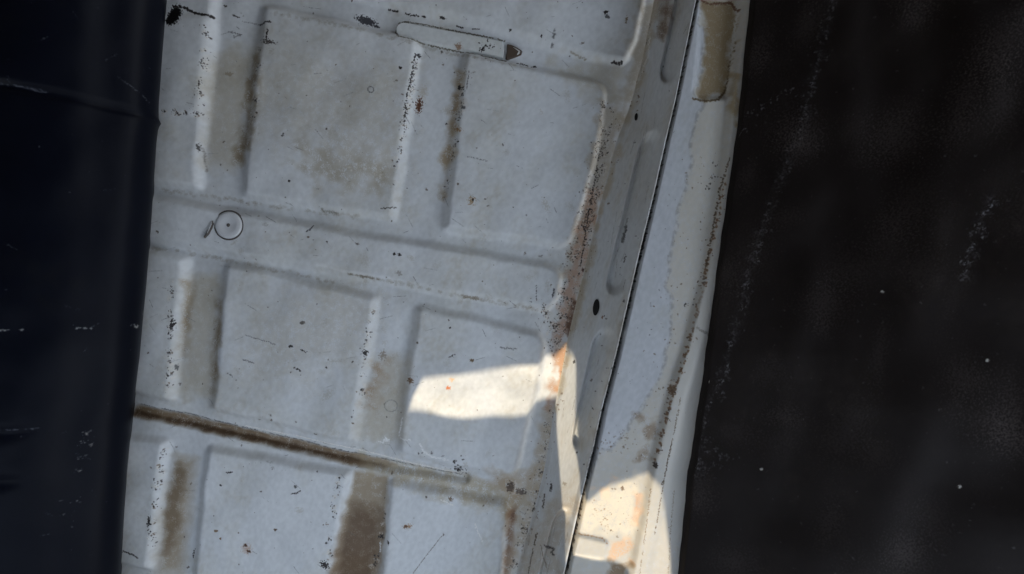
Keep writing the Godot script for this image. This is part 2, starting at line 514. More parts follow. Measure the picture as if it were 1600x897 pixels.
		T.chips(q[0], q[1] * 0.8, q[2] / 2, 1.2, q[3] * 1.5, prim, 0.7, -18.0)
		T.chips(q[0], q[1] * 0.8, q[2] * 2, 0.3, q[3] * 0.62, dark, 0.85, 50.0)
		T.chips(q[0], q[1] * 0.5, q[2] / 5, 0.8, q[3] * 0.95, dark, 0.85, 50.0)
		T.chips(q[0], q[1], q[2] / 2, 0.4, q[3] * 0.8, hexc(112, 96, 80), 0.8, 30.0)
	T.chips([880, 410, 900, 380, 920, 330], 8.0, 120, 0.6, 2.2, hexc(130, 112, 96), 0.9, 30.0)
	T.chips([520, 246, 560, 262, 590, 272], 6.0, 60, 0.6, 2.4, prim, 0.7, -20.0)
	T.line([938, 238, 932, 270, 925, 310, 918, 350, 912, 390, 905, 430], 1.6, dark, 0.85, 0.30, 50)
	T.line([648, 84, 643, 115, 636, 150, 632, 190], 2.4, dark, 0.85, 0.42, 60)
	T.line([733, 112, 729, 140], 1.2, dark, 0.6, 0.2, 40)
	# scattered pin chips over everything
	for k in 1300:
		var u := rng.randf_range(215, 930)
		var v := rng.randf_range(-30, 930)
		if T.ne.get_noise_2d(u * 0.8, v * 0.8) + rng.randf_range(-0.25, 0.25) < 0.0: continue
		var r := 0.35 + 1.8 * pow(rng.randf(), 4.0)
		T.dab(u, v, r * rng.randf_range(0.7, 1.8), r, rng.randf() * PI, dark.lerp(brown, rng.randf() * 0.6), rng.randf_range(0.35, 0.95), 0.5, 0.6, 40)
	for k in 170:
		var u := rng.randf_range(230, 900)
		var v := rng.randf_range(0, 890)
		var a := rng.randf_range(-0.5, 1.2)
		var l := rng.randf_range(4, 22)
		T.line([u, v, u + cos(a) * l, v + sin(a) * l], 0.8, grey, rng.randf_range(0.2, 0.6), 0.2, 15, 0.2)
	for k in 60:
		T.dab(rng.randf_range(360, 900), rng.randf_range(60, 880), rng.randf_range(4, 12), rng.randf_range(3, 8), rng.randf() * PI, hexc(158, 148, 130), rng.randf_range(0.1, 0.35), 0.8, 0.8)
	# the marks one can point at
	T.dab(274, 24, 11, 16, 0.15, hexc(10, 9, 9), 1.0, 0.2, 0.35, 70)
	T.dab(268, 34, 8, 8, 0.0, hexc(10, 9, 9), 1.0, 0.2, 0.3, 70)
	T.line([272, 10, 290, 13, 305, 21, 332, 26], 4.5, dark, 1.0, 0.0, 50)
	T.line([360, 20, 368, 23], 2.5, dark, 0.9); T.line([402, 35, 422, 33], 3.0, dark, 0.9, 0.1, 40)
	T.line([375, 29, 404, 34], 1.2, grey, 0.6)
	T.line([417, 46, 416, 60], 2.5, dark, 0.9); T.dab(419, 65, 11, 4, 0.2, hexc(70, 64, 60), 0.95, 0.4, 0.8, 50)
	T.line([352, 45, 372, 50, 360, 53], 1.8, grey, 0.7); T.dab(352, 112, 8, 3, 0.1, hexc(150, 138, 118), 0.8)
	T.dab(570, 28, 17, 7, 0.28, hexc(66, 66, 70), 1.0, 0.2, 0.5, 60); T.dab(586, 36, 5, 2.5, 0.3, hexc(66, 66, 70), 1.0, 0.3, 0.4, 50)
	T.line([605, 10, 620, 13], 3, dark, 1, 0.1, 40); T.line([632, 17, 652, 21], 2.4, dark, 1, 0.1, 40); T.dab(661, 22, 4, 1.8, 0.1, dark, 1, 0.3, 0.4, 40)
	T.dab(691, 24, 5, 2, 0.2, dark, 1, 0.3, 0.4, 40); T.line([712, 34, 722, 38], 2.2, dark, 1, 0, 40); T.line([737, 40, 748, 41], 1.6, dark, 0.9, 0.2, 40)
	T.dab(797, 46, 2, 2, 0, dark); T.dab(846, 56, 1.4, 3, 0.2, dark); T.dab(653, 84, 4.5, 3, 0.3, hexc(52, 50, 52), 1, 0.3, 0.6, 50); T.dab(626, 106, 3, 2, 0.3, dark)
	T.line([808, 95, 818, 97, 832, 101], 2.0, dark, 0.8, 0.25, 40); T.dab(836, 100, 3, 2.2, 0, dark)
	T.line([946, 93, 980, 97], 4.2, dark, 0.95, 0.30, 50, 1.0)
	T.dab(947, 19, 4, 3, 0.3, dark); T.dab(949, 26, 5, 3, 0.5, grey); T.dab(979, 30, 2, 6, 0.1, hexc(120, 106, 84), 0.9)
	T.line([866, 48, 863, 72], 5, grey, 0.6, 0.35, 30); T.line([892, 78, 908, 86, 918, 90], 3, hexc(150, 144, 130), 0.7, 0.3)
	T.dab(653, 162, 5, 12, 0.15, hexc(92, 58, 40), 1.0, 0.2, 0.7, 60); T.dab(660, 140, 8, 12, 0.1, hexc(168, 150, 124), 0.4, 0.9, 0.6)
	T.dab(717, 134, 3, 4.5, 0, dark, 1, 0.3, 0.5, 50); T.dab(724, 168, 4, 3, 0, grey, 1, 0.3, 0.6, 40); T.dab(716, 202, 6, 4, 0.5, hexc(146, 112, 74), 0.9, 0.5, 0.7)
	for a in 14:
		var an := a * TAU / 14
		T.dab(580 + cos(an) * 4.6, 141 + sin(an) * 4.6, 1.3, 1.3, 0, grey, 0.8, 0.5, 0.4)
	T.dab(737, 314, 6, 7, 0.6, hexc(148, 122, 88), 0.85, 0.6, 0.8); T.dab(739, 313, 2, 2, 0, dark)
	T.line([730, 245, 762, 252], 1.2, grey, 0.7); T.line([596, 326, 618, 324], 2.4, hexc(80, 76, 70), 0.8, 0.1)
	T.line([478, 362, 484, 359, 489, 353], 2.2, hexc(74, 72, 74), 0.95, 0, 30); T.dab(617, 397, 2.5, 2, 0, dark); T.dab(625, 398, 3, 2, 0, dark); T.dab(624, 427, 6, 4, 0.2, hexc(150, 146, 140), 0.8, 0.5, 0.6)
	T.dab(416, 351, 6, 3, 0.2, hexc(140, 136, 130), 0.5, 0.6, 0.7)
	T.dab(452, 283, 2, 2, 0, dark); T.dab(309, 230, 3, 6, 0.1, hexc(70, 68, 66), 0.9, 0.4, 0.7, 30); T.line([314, 232, 317, 266], 4, hexc(132, 128, 122), 0.5, 0.1)
	T.dab(269, 508, 3.5, 9, 0.2, dark, 0.95, 0.3, 0.7, 50); T.dab(272, 575, 3, 5, 0, grey, 0.9, 0.4, 0.6)
	T.line([384, 524, 430, 538], 1.4, grey, 0.6); T.line([380, 562, 395, 567], 2, grey, 0.7); T.line([355, 583, 364, 588], 1.6, grey, 0.7); T.dab(473, 504, 4, 3, 0, hexc(90, 84, 78), 0.9); T.dab(455, 541, 4, 2.6, 0, dark, 0.9); T.line([470, 546, 480, 550], 2, dark, 0.8); T.line([461, 574, 470, 579], 2.6, dark, 0.8, 0.1)
	T.line([782, 543, 806, 545], 2.2, hexc(130, 130, 130), 0.9, 0.05, 20); T.line([702, 558, 709, 554], 2.4, hexc(74, 70, 68), 0.9); T.dab(737, 563, 3, 2.5, 0, hexc(110, 92, 70)); T.dab(703, 512, 1.6, 1.6, 0, dark)
	T.dab(570, 551, 4, 4, 0, dark, 1, 0.3, 0.8, 50); T.dab(595, 557, 7, 9, 0.2, hexc(140, 128, 114), 0.8, 0.6, 0.6); T.dab(641, 595, 5, 5, 0, hexc(112, 84, 60), 0.95, 0.4, 0.7)
	T.dab(701, 606, 3.6, 3.6, 0, hexc(206, 112, 66), 0.9, 0.5, 0.5); T.dab(706, 593, 4.5, 4.5, 0, hexc(224, 176, 128), 0.8, 0.8, 0.5)
	for a in 18:
		var an := a * TAU / 18
		T.dab(609 + cos(an) * 10, 636 + sin(an) * 9, 2.2, 1.2, an + PI / 2, hexc(140, 138, 132), 0.75, 0.6, 0.5)
	T.line([628, 655, 622, 682], 3, hexc(232, 232, 230), 0.85, 0.1, -20); T.line([624, 686, 642, 688], 2.4, hexc(232, 232, 230), 0.8, 0.1, -20); T.line([656, 694, 662, 706, 676, 714, 698, 718], 3.2, hexc(232, 232, 230), 0.9, 0.1, -20); T.dab(601, 690, 5, 4, 0.4, hexc(236, 236, 234), 0.95, 0.4, 0.8, -20); T.dab(592, 694, 6, 2, 0.2, hexc(230, 230, 228), 0.8, 0.5, 0.7)
	T.chips([712, 728, 722, 744], 6.0, 46, 0.7, 3.2, dark, 0.95, 50); T.chips([640, 706, 735, 716], 5.0, 20, 0.6, 2.4, dark, 0.8, 40)
	T.line([380, 668, 460, 684, 560, 706, 650, 728, 715, 742], 1.6, hexc(232, 228, 220), 0.85, 0.08, -20, 0.3)
	T.line([690, 780, 708, 790], 2.2, hexc(228, 226, 220), 0.8, 0.1, -20); T.line([742, 818, 746, 830, 754, 846], 2.4, hexc(230, 228, 224), 0.85, 0.05, -20)
	T.dab(704, 780, 4, 4, 0, hexc(110, 92, 72), 0.9, 0.4, 0.8); T.line([690, 838, 668, 866, 645, 896], 1.5, hexc(130, 126, 120), 0.7, 0.05, 15, 0.3)
	T.dab(637, 822, 8, 4, -0.2, hexc(150, 112, 76), 0.85, 0.7, 0.7); T.dab(634, 823, 3, 2, 0, hexc(96, 66, 44), 0.9)
	T.dab(594, 843, 5, 3, 0, dark, 1, 0.3, 0.7, 50); T.dab(607, 848, 2, 3, 0, dark); T.line([592, 850, 592, 866], 2.2, hexc(230, 230, 228), 0.9, 0, -20); T.dab(508, 882, 7, 5, 0.6, dark, 1, 0.3, 0.8, 50)
	T.dab(383, 853, 3, 3, 0, hexc(64, 42, 30), 1, 0.4, 0.5, 30); T.dab(388, 862, 3.4, 3, 0, hexc(64, 42, 30), 1, 0.4, 0.5, 30); T.dab(385, 858, 10, 10, 0, rust, 0.35, 0.9, 0.5)
	T.dab(338, 829, 3, 2.4, 0, hexc(112, 88, 60), 0.9); T.dab(345, 841, 2, 2, 0, brown); T.dab(430, 828, 2.6, 2.2, 0, hexc(90, 72, 56)); T.dab(345, 758, 1.8, 1.8, 0, dark); T.line([354, 739, 362, 738], 2.4, dark, 0.9); T.line([456, 771, 464, 770, 470, 766], 1.6, dark, 0.9); T.dab(462, 760, 3, 2.4, 0, grey)
	T.dab(233, 815, 3, 8, 0.1, dark, 1, 0.3, 0.6, 60); T.line([192, 862, 206, 866, 216, 872], 2.2, dark, 0.9, 0.2, 40); T.line([298, 862, 296, 878], 2, dark, 0.9, 0.2)
	T.chips([410, 720, 430, 728, 450, 736], 5.0, 40, 0.8, 2.6, hexc(160, 160, 158), 0.6, 20)
	T.dab(798, 764, 7, 9, 0.1, hexc(60, 48, 40), 1, 0.25, 0.5, 60); T.dab(814, 772, 10, 5, 0.15, hexc(92, 82, 74), 1, 0.3, 0.6, 60); T.line([806, 756, 804, 776], 2, hexc(226, 220, 210), 0.9)
	T.dab(801, 810, 4, 7, 0.2, hexc(112, 82, 60), 0.9, 0.5, 0.7, 30)
	T.wash(pv([760, 735, 800, 744, 830, 745, 810, 790, 780, 775]), hexc(160, 134, 104), 0.4, 22, 6, 0.6)
	T.dab(912, 422, 2.6, 3.6, 0, hexc(70, 40, 34), 1, 0.4, 0.4)
	T.line([838, 446, 838, 470], 1.4, grey, 0.8); T.line([866, 452, 863, 464], 3, hexc(84, 82, 82), 0.9)
	T.line([617, 48, 616, 40, 622, 31, 632, 29, 700, 41, 760, 53, 788, 59], 2.2, hexc(104, 98, 84), 0.8, 0.3, 10, 0.5)
	T.line([617, 46, 622, 56, 632, 58, 700, 73, 744, 82, 790, 92], 3.0, hexc(104, 98, 84), 0.8, 0.2, 10, 0.6)
	var mat := T.material(0.50, 2.2)

	var f := thing("floor_panel", "worn white painted metal floor pressed with shallow trays and dirty channels", "floor panel")
	part("pressed_sheet", meshes[0], mat, f)
	for k in regions.size():
		if meshes[k + 1]: part(regions[k].n, meshes[k + 1], mat, f)

	# welded strip near the far end, rounded at one end
	var out := PackedVector2Array()
	for i in 13:
		var an := PI * 0.5 + PI * i / 12.0
		out.append(Vector2(629, 43.5) + Vector2(cos(an), sin(an)).rotated(0.24) * 13.0)
	out.append_array(pv([700, 43.5, 760, 55, 786, 61, 789, 76, 787, 89, 744, 80, 700, 71]))
	var B := Tex.new()
	B.start(300, 120, 25, 95, Rail.new([[25, 608], [95, 608]]), Rail.new([[25, 800], [95, 800]]), nz, rng, hexc(204, 206, 204), hexc(196, 196, 188), hexc(180, 172, 156))
	B.line([700, 42, 760, 54, 784, 60], 2.2, grey, 0.7, 0.3, 20)
	B.dab(716, 70, 6, 6, 0, hexc(140, 112, 90), 0.9, 0.6, 0.6); B.dab(753, 75, 4, 3.5, 0, dark, 1, 0.3, 0.6, 40)
	B.chips([742, 66, 775, 74], 5.0, 26, 0.6, 2.2, dark, 0.95)
	B.line([761, 56, 762, 62], 1.6, dark, 1)
	var rim := slab(out, 7.0, 2.5, -13.0, B.v0, B.v1, 608, 800)
	part("welded_strip", rim, B.material(0.5, 1.5), f)
	# grime caught round it, and the torn triangular scab at its end
	var g := StandardMaterial3D.new(); g.albedo_color = hexc(74, 60, 48); g.roughness = 0.85
	part("torn_scab", slab(pv([792, 65, 800, 66, 810, 71, 817, 76, 815, 82, 806, 86, 792, 91, 789, 88, 791, 76]), 7.0, 2.0, -13.0, 0, 1, 0, 1), g, f)
	var c := StandardMaterial3D.new(); c.albedo_color = hexc(198, 196, 190); c.roughness = 0.5
	part("paint_flake", slab(pv([801, 71, 808, 73, 814, 77, 813, 82, 807, 84, 809, 78]), 7.0, 1.4, -12.0, 0, 1, 0, 1), c, f)

# a low slab with a bevelled rim over an outline (plan units), top at height h above base
func slab(outl: PackedVector2Array, h: float, bev: float, base: float, va: float, vb: float, ua: float, ub: float) -> ArrayMesh:
	if Geometry2D.is_polygon_clockwise(outl): outl.reverse()
	var inn := PackedVector2Array()
	var n := outl.size()
	for i in n:
		var a := outl[(i + n - 1) % n]
		var b := outl[i]
		var d := outl[(i + 1) % n]
		var nn := ((b - a).normalized().orthogonal() + (d - b).normalized().orthogonal()).normalized()
		var q := b + nn * bev
		if not Geometry2D.is_point_in_polygon(q, outl): q = b - nn * bev
		inn.append(q)
	var st := SurfaceTool.new()
	st.begin(Mesh.PRIMITIVE_TRIANGLES)
	st.set_smooth_group(-1)
	for t in Geometry2D.triangulate_polygon(inn):
		var p := inn[t]
		st.set_uv(Vector2((p.x - ua) / (ub - ua), (p.y - va) / (vb - va)))
		st.add_vertex(fp(p.x, p.y, base + h))
	for i in n:
		var j := (i + 1) % n
		for q in [[outl[i], base], [outl[j], base], [inn[j], base + h], [outl[i], base], [inn[j], base + h], [inn[i], base + h]]:
			var p: Vector2 = q[0]
			st.set_uv(Vector2((p.x - ua) / (ub - ua), (p.y - va) / (vb - va)))
			st.add_vertex(fp(p.x, p.y, q[1]))
	st.generate_normals()
	return st.commit()

# ---------------------------------------------------------------- the side sill
func build_sill() -> void:
	var s := thing("side_sill", "grey-white metal sill running along the floor's right edge, stained tan on top", "sill")
	var dark := hexc(34, 29, 27)
	var cols := 64
	var rows := 410
	var P := PackedVector3Array(); P.resize(cols * rows)
	var ids := PackedInt32Array(); ids.resize(cols * rows)
	for j in rows:
		var v := lerpf(V0, V1, float(j) / (rows - 1))
		var a := crease.at(v)
		var b := seam.at(v)
		for i in cols:
			var t := float(i) / (cols - 1)
			P[j * cols + i] = side_p(t, v)
			var id := 0
			for bb in [[-120.0, 132.0], [205.0, 462.0], [512.0, 704.0], [792.0, 1010.0]]:
				var y := clampf(v, bb[0] + 31.0, bb[1] - 31.0)
				if Vector2((t - 0.70) * 1.15, (v - y) / 115.0).length() < 0.24: id = 1 + [-120.0, 205.0, 512.0, 792.0].find(bb[0])
			ids[j * cols + i] = id
	var ms := sheet(P, cols, rows, ids, 5)
	var T := Tex.new()
	T.start(300, 1640, V0, V1, crease, seam, nz2, rng, hexc(200, 202, 202), hexc(192, 190, 184), hexc(176, 166, 148))
	T.n1 = nz
	T.wash(pv([1035, -20, 1050, -20, 1046, 40, 1036, 66, 1030, 60, 1034, 20]), hexc(112, 90, 70), 0.8, 12, 6, 0.5)
	T.wash(pv([1018, 0, 1030, 0, 1012, 90, 996, 150, 972, 230, 945, 320, 925, 400, 900, 500, 880, 600, 868, 640, 880, 540, 910, 430, 940, 310, 985, 160]), hexc(176, 162, 138), 0.75, 8, 5, 0.5)
	T.wash(pv([1090, -20, 1092, -20, 1060, 150, 1000, 400, 960, 570, 915, 760, 880, 910, 876, 905, 912, 750, 955, 570, 996, 400, 1056, 150]), hexc(150, 140, 124), 0.5, 5, 3, 0.4)
	T.wash(pv([850, 780, 905, 770, 900, 800, 870, 900, 800, 930, 815, 870]), hexc(170, 152, 128), 0.5, 20, 10, 0.7)
	T.line([1015, 60, 1012, 90, 996, 130], 1.4, hexc(220, 218, 210), 0.8, 0.3, -20)
	T.line([1000, 0, 1018, 28, 1010, 70], 1.4, dark, 0.3, 0.5)
	T.line([982, 352, 976, 378], 4.5, hexc(84, 84, 84), 0.9, 0.05, 30); T.line([984, 340, 976, 378], 3, hexc(128, 126, 122), 0.5, 0.1); T.line([981, 398, 978, 410], 2, hexc(90, 88, 84), 0.7, 0.3)
	T.dab(942, 496, 1.6, 3, 0.1, hexc(120, 86, 66), 0.9); T.dab(927, 596, 2.2, 2.8, 0, hexc(120, 112, 104), 0.8)
	T.dab(898, 565, 2, 3, 0, dark, 0.7); T.dab(862, 760, 2.2, 7, 0.1, dark, 0.9, 0.4, 0.6, 40); T.line([851, 770, 849, 792], 2.6, hexc(70, 60, 52), 0.8, 0.1)
	T.line([853, 850, 860, 860, 868, 862, 864, 868, 868, 872], 3.0, hexc(84, 78, 74), 0.9, 0.05, 40); T.line([839, 832, 836, 850], 3, hexc(84, 70, 56), 0.8, 0.15)
	T.line([834, 855, 826, 897], 1.6, hexc(84, 72, 60), 0.8, 0.1, 20); T.line([846, 850, 856, 892], 1.6, hexc(120, 108, 94), 0.7, 0.1)
	T.dab(883, 754, 4, 2.5, 0.5, hexc(150, 142, 130), 0.8)
	T.chips([1020, 20, 980, 180, 940, 320, 905, 450, 880, 570, 850, 740, 815, 870], 6.0, 320, 0.5, 2.0, hexc(104, 86, 68), 0.8, 30)
	T.chips([1060, 20, 1010, 260, 950, 520, 900, 740, 850, 900], 16.0, 130, 0.5, 1.8, dark, 0.7, 30)
	for k in 40:
		var v := rng.randf_range(-30, 920)
		var u := lerpf(crease.at(v), seam.at(v), rng.randf())
		T.line([u, v, u - rng.randf_range(2, 7), v + rng.randf_range(10, 34)], 0.9, hexc(120, 114, 106), rng.randf_range(0.2, 0.5), 0.2, 10, 0.2)
	T.line([1090, -10, 1069, 88, 1055, 158, 1040, 222, 1021, 308], 3.2, hexc(60, 52, 44), 0.8, 0.35, 20)
	T.line([1020, 312, 999, 400, 976, 498, 941, 638, 913, 758, 884, 892], 3.6, dark, 0.9, 0.2, 20)
	var fm := T.material(0.46, 1.6)
	part("side_face", ms[0], fm, s)
	for k in 4:
		if ms[k + 1]: part("pressed_bead", ms[k + 1], fm, s)

	cols = 66
	P.resize(cols * rows)
	for j in rows:
		var v := lerpf(V0, V1, float(j) / (rows - 1))
		for i in cols:
			P[j * cols + i] = top_p(float(i) / (cols - 1), v)
	var tid := PackedInt32Array(); tid.resize(cols * rows)
	for j in rows:
		var v := lerpf(V0, V1, float(j) / (rows - 1))
		var a := seam.at(v) + 0.5
		var b := top_right.at(v)
		for i in cols:
			var u := lerpf(a, b, float(i) / (cols - 1))
			var id := 0
			if u > ridge.at(v) - 2.0: id = 1
			elif sdpoly(Vector2(u, v), recess_poly) < 12.0: id = 2
			elif sdpoly(Vector2(u, v), boss_poly) < 7.0: id = 3
			tid[j * cols + i] = id
	var tm := sheet(P, cols, rows, tid, 4)
	var Q := Tex.new()
	Q.start(340, 1640, V0, V1, seam, top_right, nz2, rng, hexc(176, 178, 181), hexc(173, 175, 176), hexc(166, 164, 158))
	Q.n1 = nz
	var tan := hexc(180, 170, 150)
	# tide line of tan dirt
	Q.wash(pv([1090, -60, 1098, 20, 1092, 36, 1103, 42, 1106, 58, 1098, 92, 1094, 122, 1084, 150, 1098, 164, 1086, 178, 1079, 224, 1080, 250, 1066, 310, 1056, 350, 1046, 400, 1040, 445, 1050, 470, 1048, 520, 1030, 590, 1010, 625, 985, 660, 965, 690, 955, 705, 940, 700, 920, 745, 900, 780, 870, 960, 1130, 960, 1240, -60]), tan, 0.55, 8, 2.5, 0.5, 0.7, 3, 0.14)
	Q.wash(pv([1096, 0, 1150, 0, 1150, 40, 1136, 140, 1100, 156, 1090, 152, 1100, 100, 1108, 50]), hexc(132, 112, 80), 0.85, 8, 5, 0.3)
	Q.line([1094, -4, 1110, 3, 1145, 2, 1154, 16], 5, hexc(96, 66, 46), 0.8, 0.1, 20)
	Q.line([1082, 155, 1100, 159, 1122, 156, 1134, 142, 1140, 118, 1150, 60], 4, hexc(92, 76, 52), 0.85, 0.12, 20)
	Q.line([1154, 20, 1150, 40, 1144, 110, 1136, 150], 5, hexc(190, 186, 176), 0.7, 0.15, -20)
	Q.wash(pv([1140, 110, 1152, 120, 1146, 200, 1138, 180]), hexc(146, 128, 96), 0.8, 6, 4, 0.4)
	# rust along the raised ridge
	Q.line([1128, 288, 1118, 340, 1104, 400, 1098, 440, 1086, 490, 1072, 540, 1060, 585, 1048, 610, 1036, 660, 1022, 716], 4.0, hexc(112, 84, 60), 0.85, 0.48, 40, 1.2)
	Q.line([1136, 250, 1122, 300, 1110, 370, 1100, 420], 2.2, hexc(84, 70, 54), 0.8, 0.3, 40)
	Q.dab(1048, 606, 6, 11, 0.2, hexc(112, 90, 70), 0.95, 0.4, 0.7, 40); Q.dab(1050, 598, 5, 3, 0, hexc(210, 204, 192), 0.9, 0.4, 0.7)
	Q.chips([1130, 290, 1100, 420, 1070, 540, 1046, 620, 1022, 720], 4.0, 220, 0.5, 2.0, hexc(70, 52, 40), 0.9, 40)
	Q.chips([1122, 258, 1106, 300], 6.0, 60, 0.6, 1.8, dark, 0.8, 30)
	Q.chips([1078, 470, 1074, 484], 5.0, 24, 0.7, 2.2, dark, 0.9, 30)
	Q.wash(pv([1090, 445, 1110, 445, 1096, 560, 1076, 700, 1060, 830, 1040, 900, 1030, 760, 1050, 640, 1078, 540]), hexc(178, 174, 166), 0.75, 6, 4, 0.3)
	Q.line([1086, 512, 1104, 522], 5, hexc(128, 124, 116), 0.7, 0.05)
	Q.line([1046, 690, 1036, 740, 1030, 756], 2, hexc(74, 58, 44), 0.9, 0.15, 30); Q.line([1060, 620, 1046, 690, 1034, 750, 1020, 830], 1.6, hexc(104, 90, 72), 0.8, 0.25, 20)
	Q.line([1052, 760, 1046, 820, 1042, 897], 1.4, hexc(130, 120, 104), 0.7, 0.3); Q.line([1014, 760, 1004, 840, 996, 897], 1.4, hexc(120, 102, 80), 0.7, 0.3)
	Q.wash(pv([1000, 650, 1024, 660, 1018, 700, 1000, 720, 1004, 690]), hexc(112, 90, 66), 0.6, 12, 8, 0.8)
	Q.dab(1022, 724, 4, 5, 0, hexc(50, 40, 32), 1, 0.4, 0.5, 30)
	# patches worn to primer, then a broad paler cream wash
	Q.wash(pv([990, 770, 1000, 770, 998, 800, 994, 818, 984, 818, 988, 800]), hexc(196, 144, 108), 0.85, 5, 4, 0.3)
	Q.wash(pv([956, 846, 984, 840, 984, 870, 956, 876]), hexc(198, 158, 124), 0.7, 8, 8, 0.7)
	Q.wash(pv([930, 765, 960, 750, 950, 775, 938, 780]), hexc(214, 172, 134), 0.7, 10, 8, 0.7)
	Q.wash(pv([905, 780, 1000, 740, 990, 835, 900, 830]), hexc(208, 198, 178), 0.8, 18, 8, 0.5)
	Q.line([888, 862, 895, 838, 900, 833], 2.6, hexc(130, 84, 56), 0.9, 0.05, 20); Q.line([904, 833, 940, 840, 948, 848], 1.6, hexc(150, 116, 84), 0.8, 0.1, 10)
	Q.chips([910, 790, 960, 810, 950, 830], 16.0, 150, 0.5, 1.6, hexc(140, 112, 84), 0.8, 20)
	Q.dab(972, 762, 3, 3.5, 0, hexc(110, 90, 70), 0.9); Q.wash(pv([950, 878, 984, 880, 975, 930, 945, 930]), hexc(112, 88, 58), 0.8, 8, 5, 0.4)
	Q.chips([930, 700, 960, 690, 990, 680], 14.0, 110, 0.6, 2.2, hexc(112, 98, 82), 0.8, 30)
	Q.chips([1110, 220, 1080, 400, 1030, 600, 960, 850], 22.0, 260, 0.5, 1.9, hexc(90, 74, 56), 0.8, 30)
	Q.chips([1060, 200, 1020, 420, 980, 600], 10.0, 40, 0.5, 1.4, dark, 0.6, 20)
	Q.line([1016, 474, 1016, 478], 3, hexc(140, 140, 140), 0.7)
	Q.line([1092, -10, 1071, 88, 1057, 158, 1042, 222, 1023, 308], 2.4, hexc(56, 48, 40), 0.8, 0.4, 20)
	Q.line([1022, 312, 1001, 400, 978, 498, 943, 638, 915, 758, 886, 892], 2.6, dark, 0.9, 0.3, 20)
	var qm := Q.material(0.52, 1.8)
	part("top_flange", tm[0], qm, s)
	part("edge_lip", tm[1], qm, s)
	part("pressed_recess", tm[2], qm, s)
	part("pressed_pad", tm[3], qm, s)
	# flat dark discs standing in for the shade inside the open drain holes
	var hole_dark := StandardMaterial3D.new(); hole_dark.albedo_color = Color(0.03, 0.028, 0.027); hole_dark.roughness = 0.9
	for q in [[994.0, 184.0, 2.6, 6.0], [932.0, 480.0, 5.0, 13.0]]:
		var o := PackedVector2Array()
		for i in 20:
			o.append(Vector2(q[0], q[1]) + Vector2(cos(i * TAU / 20) * q[2], sin(i * TAU / 20) * q[3]).rotated(0.12))
		var st := SurfaceTool.new()
		st.begin(Mesh.PRIMITIVE_TRIANGLES)
		var cen := surf_side(q[0], q[1], 1.0)
		for i in 20:
			var a := surf_side(o[i].x, o[i].y, 1.4)
			var b := surf_side(o[(i + 1) % 20].x, o[(i + 1) % 20].y, 1.4)
			for p in [cen, a, b]: st.add_vertex(p)
		st.generate_normals()
		part("drain_hole_disc", st.commit(), hole_dark, s)

func surf_side(u: float, v: float, lift: float) -> Vector3:
	var t := (u - crease.at(v)) / (seam.at(v) - crease.at(v))
	return side_p(t, v, lift)

func surf(u: float, v: float) -> Vector3:
	if u < crease.at(v): return fp(u, v, 0.0 if u < 846.0 else -10.0)
	if u < seam.at(v): return surf_side(u, v, 0.0)
	var t := (u - seam.at(v)) / (top_right.at(v) - seam.at(v))
	return top_p(maxf(t, 0.03), v)

# ---------------------------------------------------------------- unseen light blockers, added to shade the floor and shape the sun patches
func lit(outl: Array) -> PackedVector2Array:
	var r := PackedVector2Array()
	for i in range(0, outl.size(), 2):
		var p := surf(outl[i], outl[i + 1])
		var q := p + SUN_TO * ((WALL_Z - p.z) / SUN_TO.z)
		r.append(Vector2(q.x, q.y))
	return r

func build_light_blockers() -> void:
	var a := lit([660, 577, 700, 571, 770, 562, 845, 554, 868, 542, 895, 533, 901, 545, 902, 600, 903, 660, 908, 720, 913, 768, 932, 754, 952, 740, 985, 731, 1020, 727, 1030, 740, 1038, 790, 1044, 840, 1048, 930, 990, 930, 982, 890, 962, 876, 925, 873, 892, 866, 884, 840, 880, 790, 876, 740, 872, 690, 870, 634, 832, 646, 790, 650, 720, 652, 680, 645, 636, 640, 645, 605])  # sunlit patch outline, traced back along the sun to shape the cut
	var m := StandardMaterial3D.new()
	m.albedo_color = hexc(118, 110, 98)
	m.roughness = 0.8
	var wall := CSGBox3D.new()  # added sun blocker out of view, cut so only the patches are lit
	wall.name = "sun_blocker_wall"
	wall.size = Vector3(1.75, 1.32, 0.012)
	wall.position = Vector3(-0.52, 0.47, WALL_Z + 0.006)
	wall.set_meta("kind", "structure")
	wall.material = m
	var cut := CSGPolygon3D.new()
	cut.name = "opening"
	cut.operation = CSGShape3D.OPERATION_SUBTRACTION
	cut.polygon = a
	cut.depth = 0.4
	cut.position = Vector3(-wall.position.x, -wall.position.y, 0.2)
	cut.material = m
	wall.add_child(cut)
	add_child(wall)
	var sky_blocker_roof := MeshInstance3D.new()  # added out of view to keep overhead sky light off the floor
	sky_blocker_roof.name = "sky_blocker_roof"
	var bm := BoxMesh.new()
	bm.size = Vector3(3.3, 0.012, 1.90)
	bm.material = m
	sky_blocker_roof.mesh = bm
	sky_blocker_roof.position = Vector3(-0.55, 0.956, -0.52)
	sky_blocker_roof.set_meta("kind", "structure")
	add_child(sky_blocker_roof)
	for q in [["sky_blocker_far", Vector3(3.3, 1.2, 0.012), Vector3(-0.55, 0.34, -1.48)], ["sky_blocker_side", Vector3(0.012, 1.2, 2.2), Vector3(-2.21, 0.34, -0.37)]]:  # added blockers that close off sky light from the far end and the left
		var o := MeshInstance3D.new()
		o.name = q[0]
		var b := BoxMesh.new()
		b.size = q[1]
		b.material = m
		o.mesh = b
		o.position = q[2]
		o.set_meta("kind", "structure")
		add_child(o)

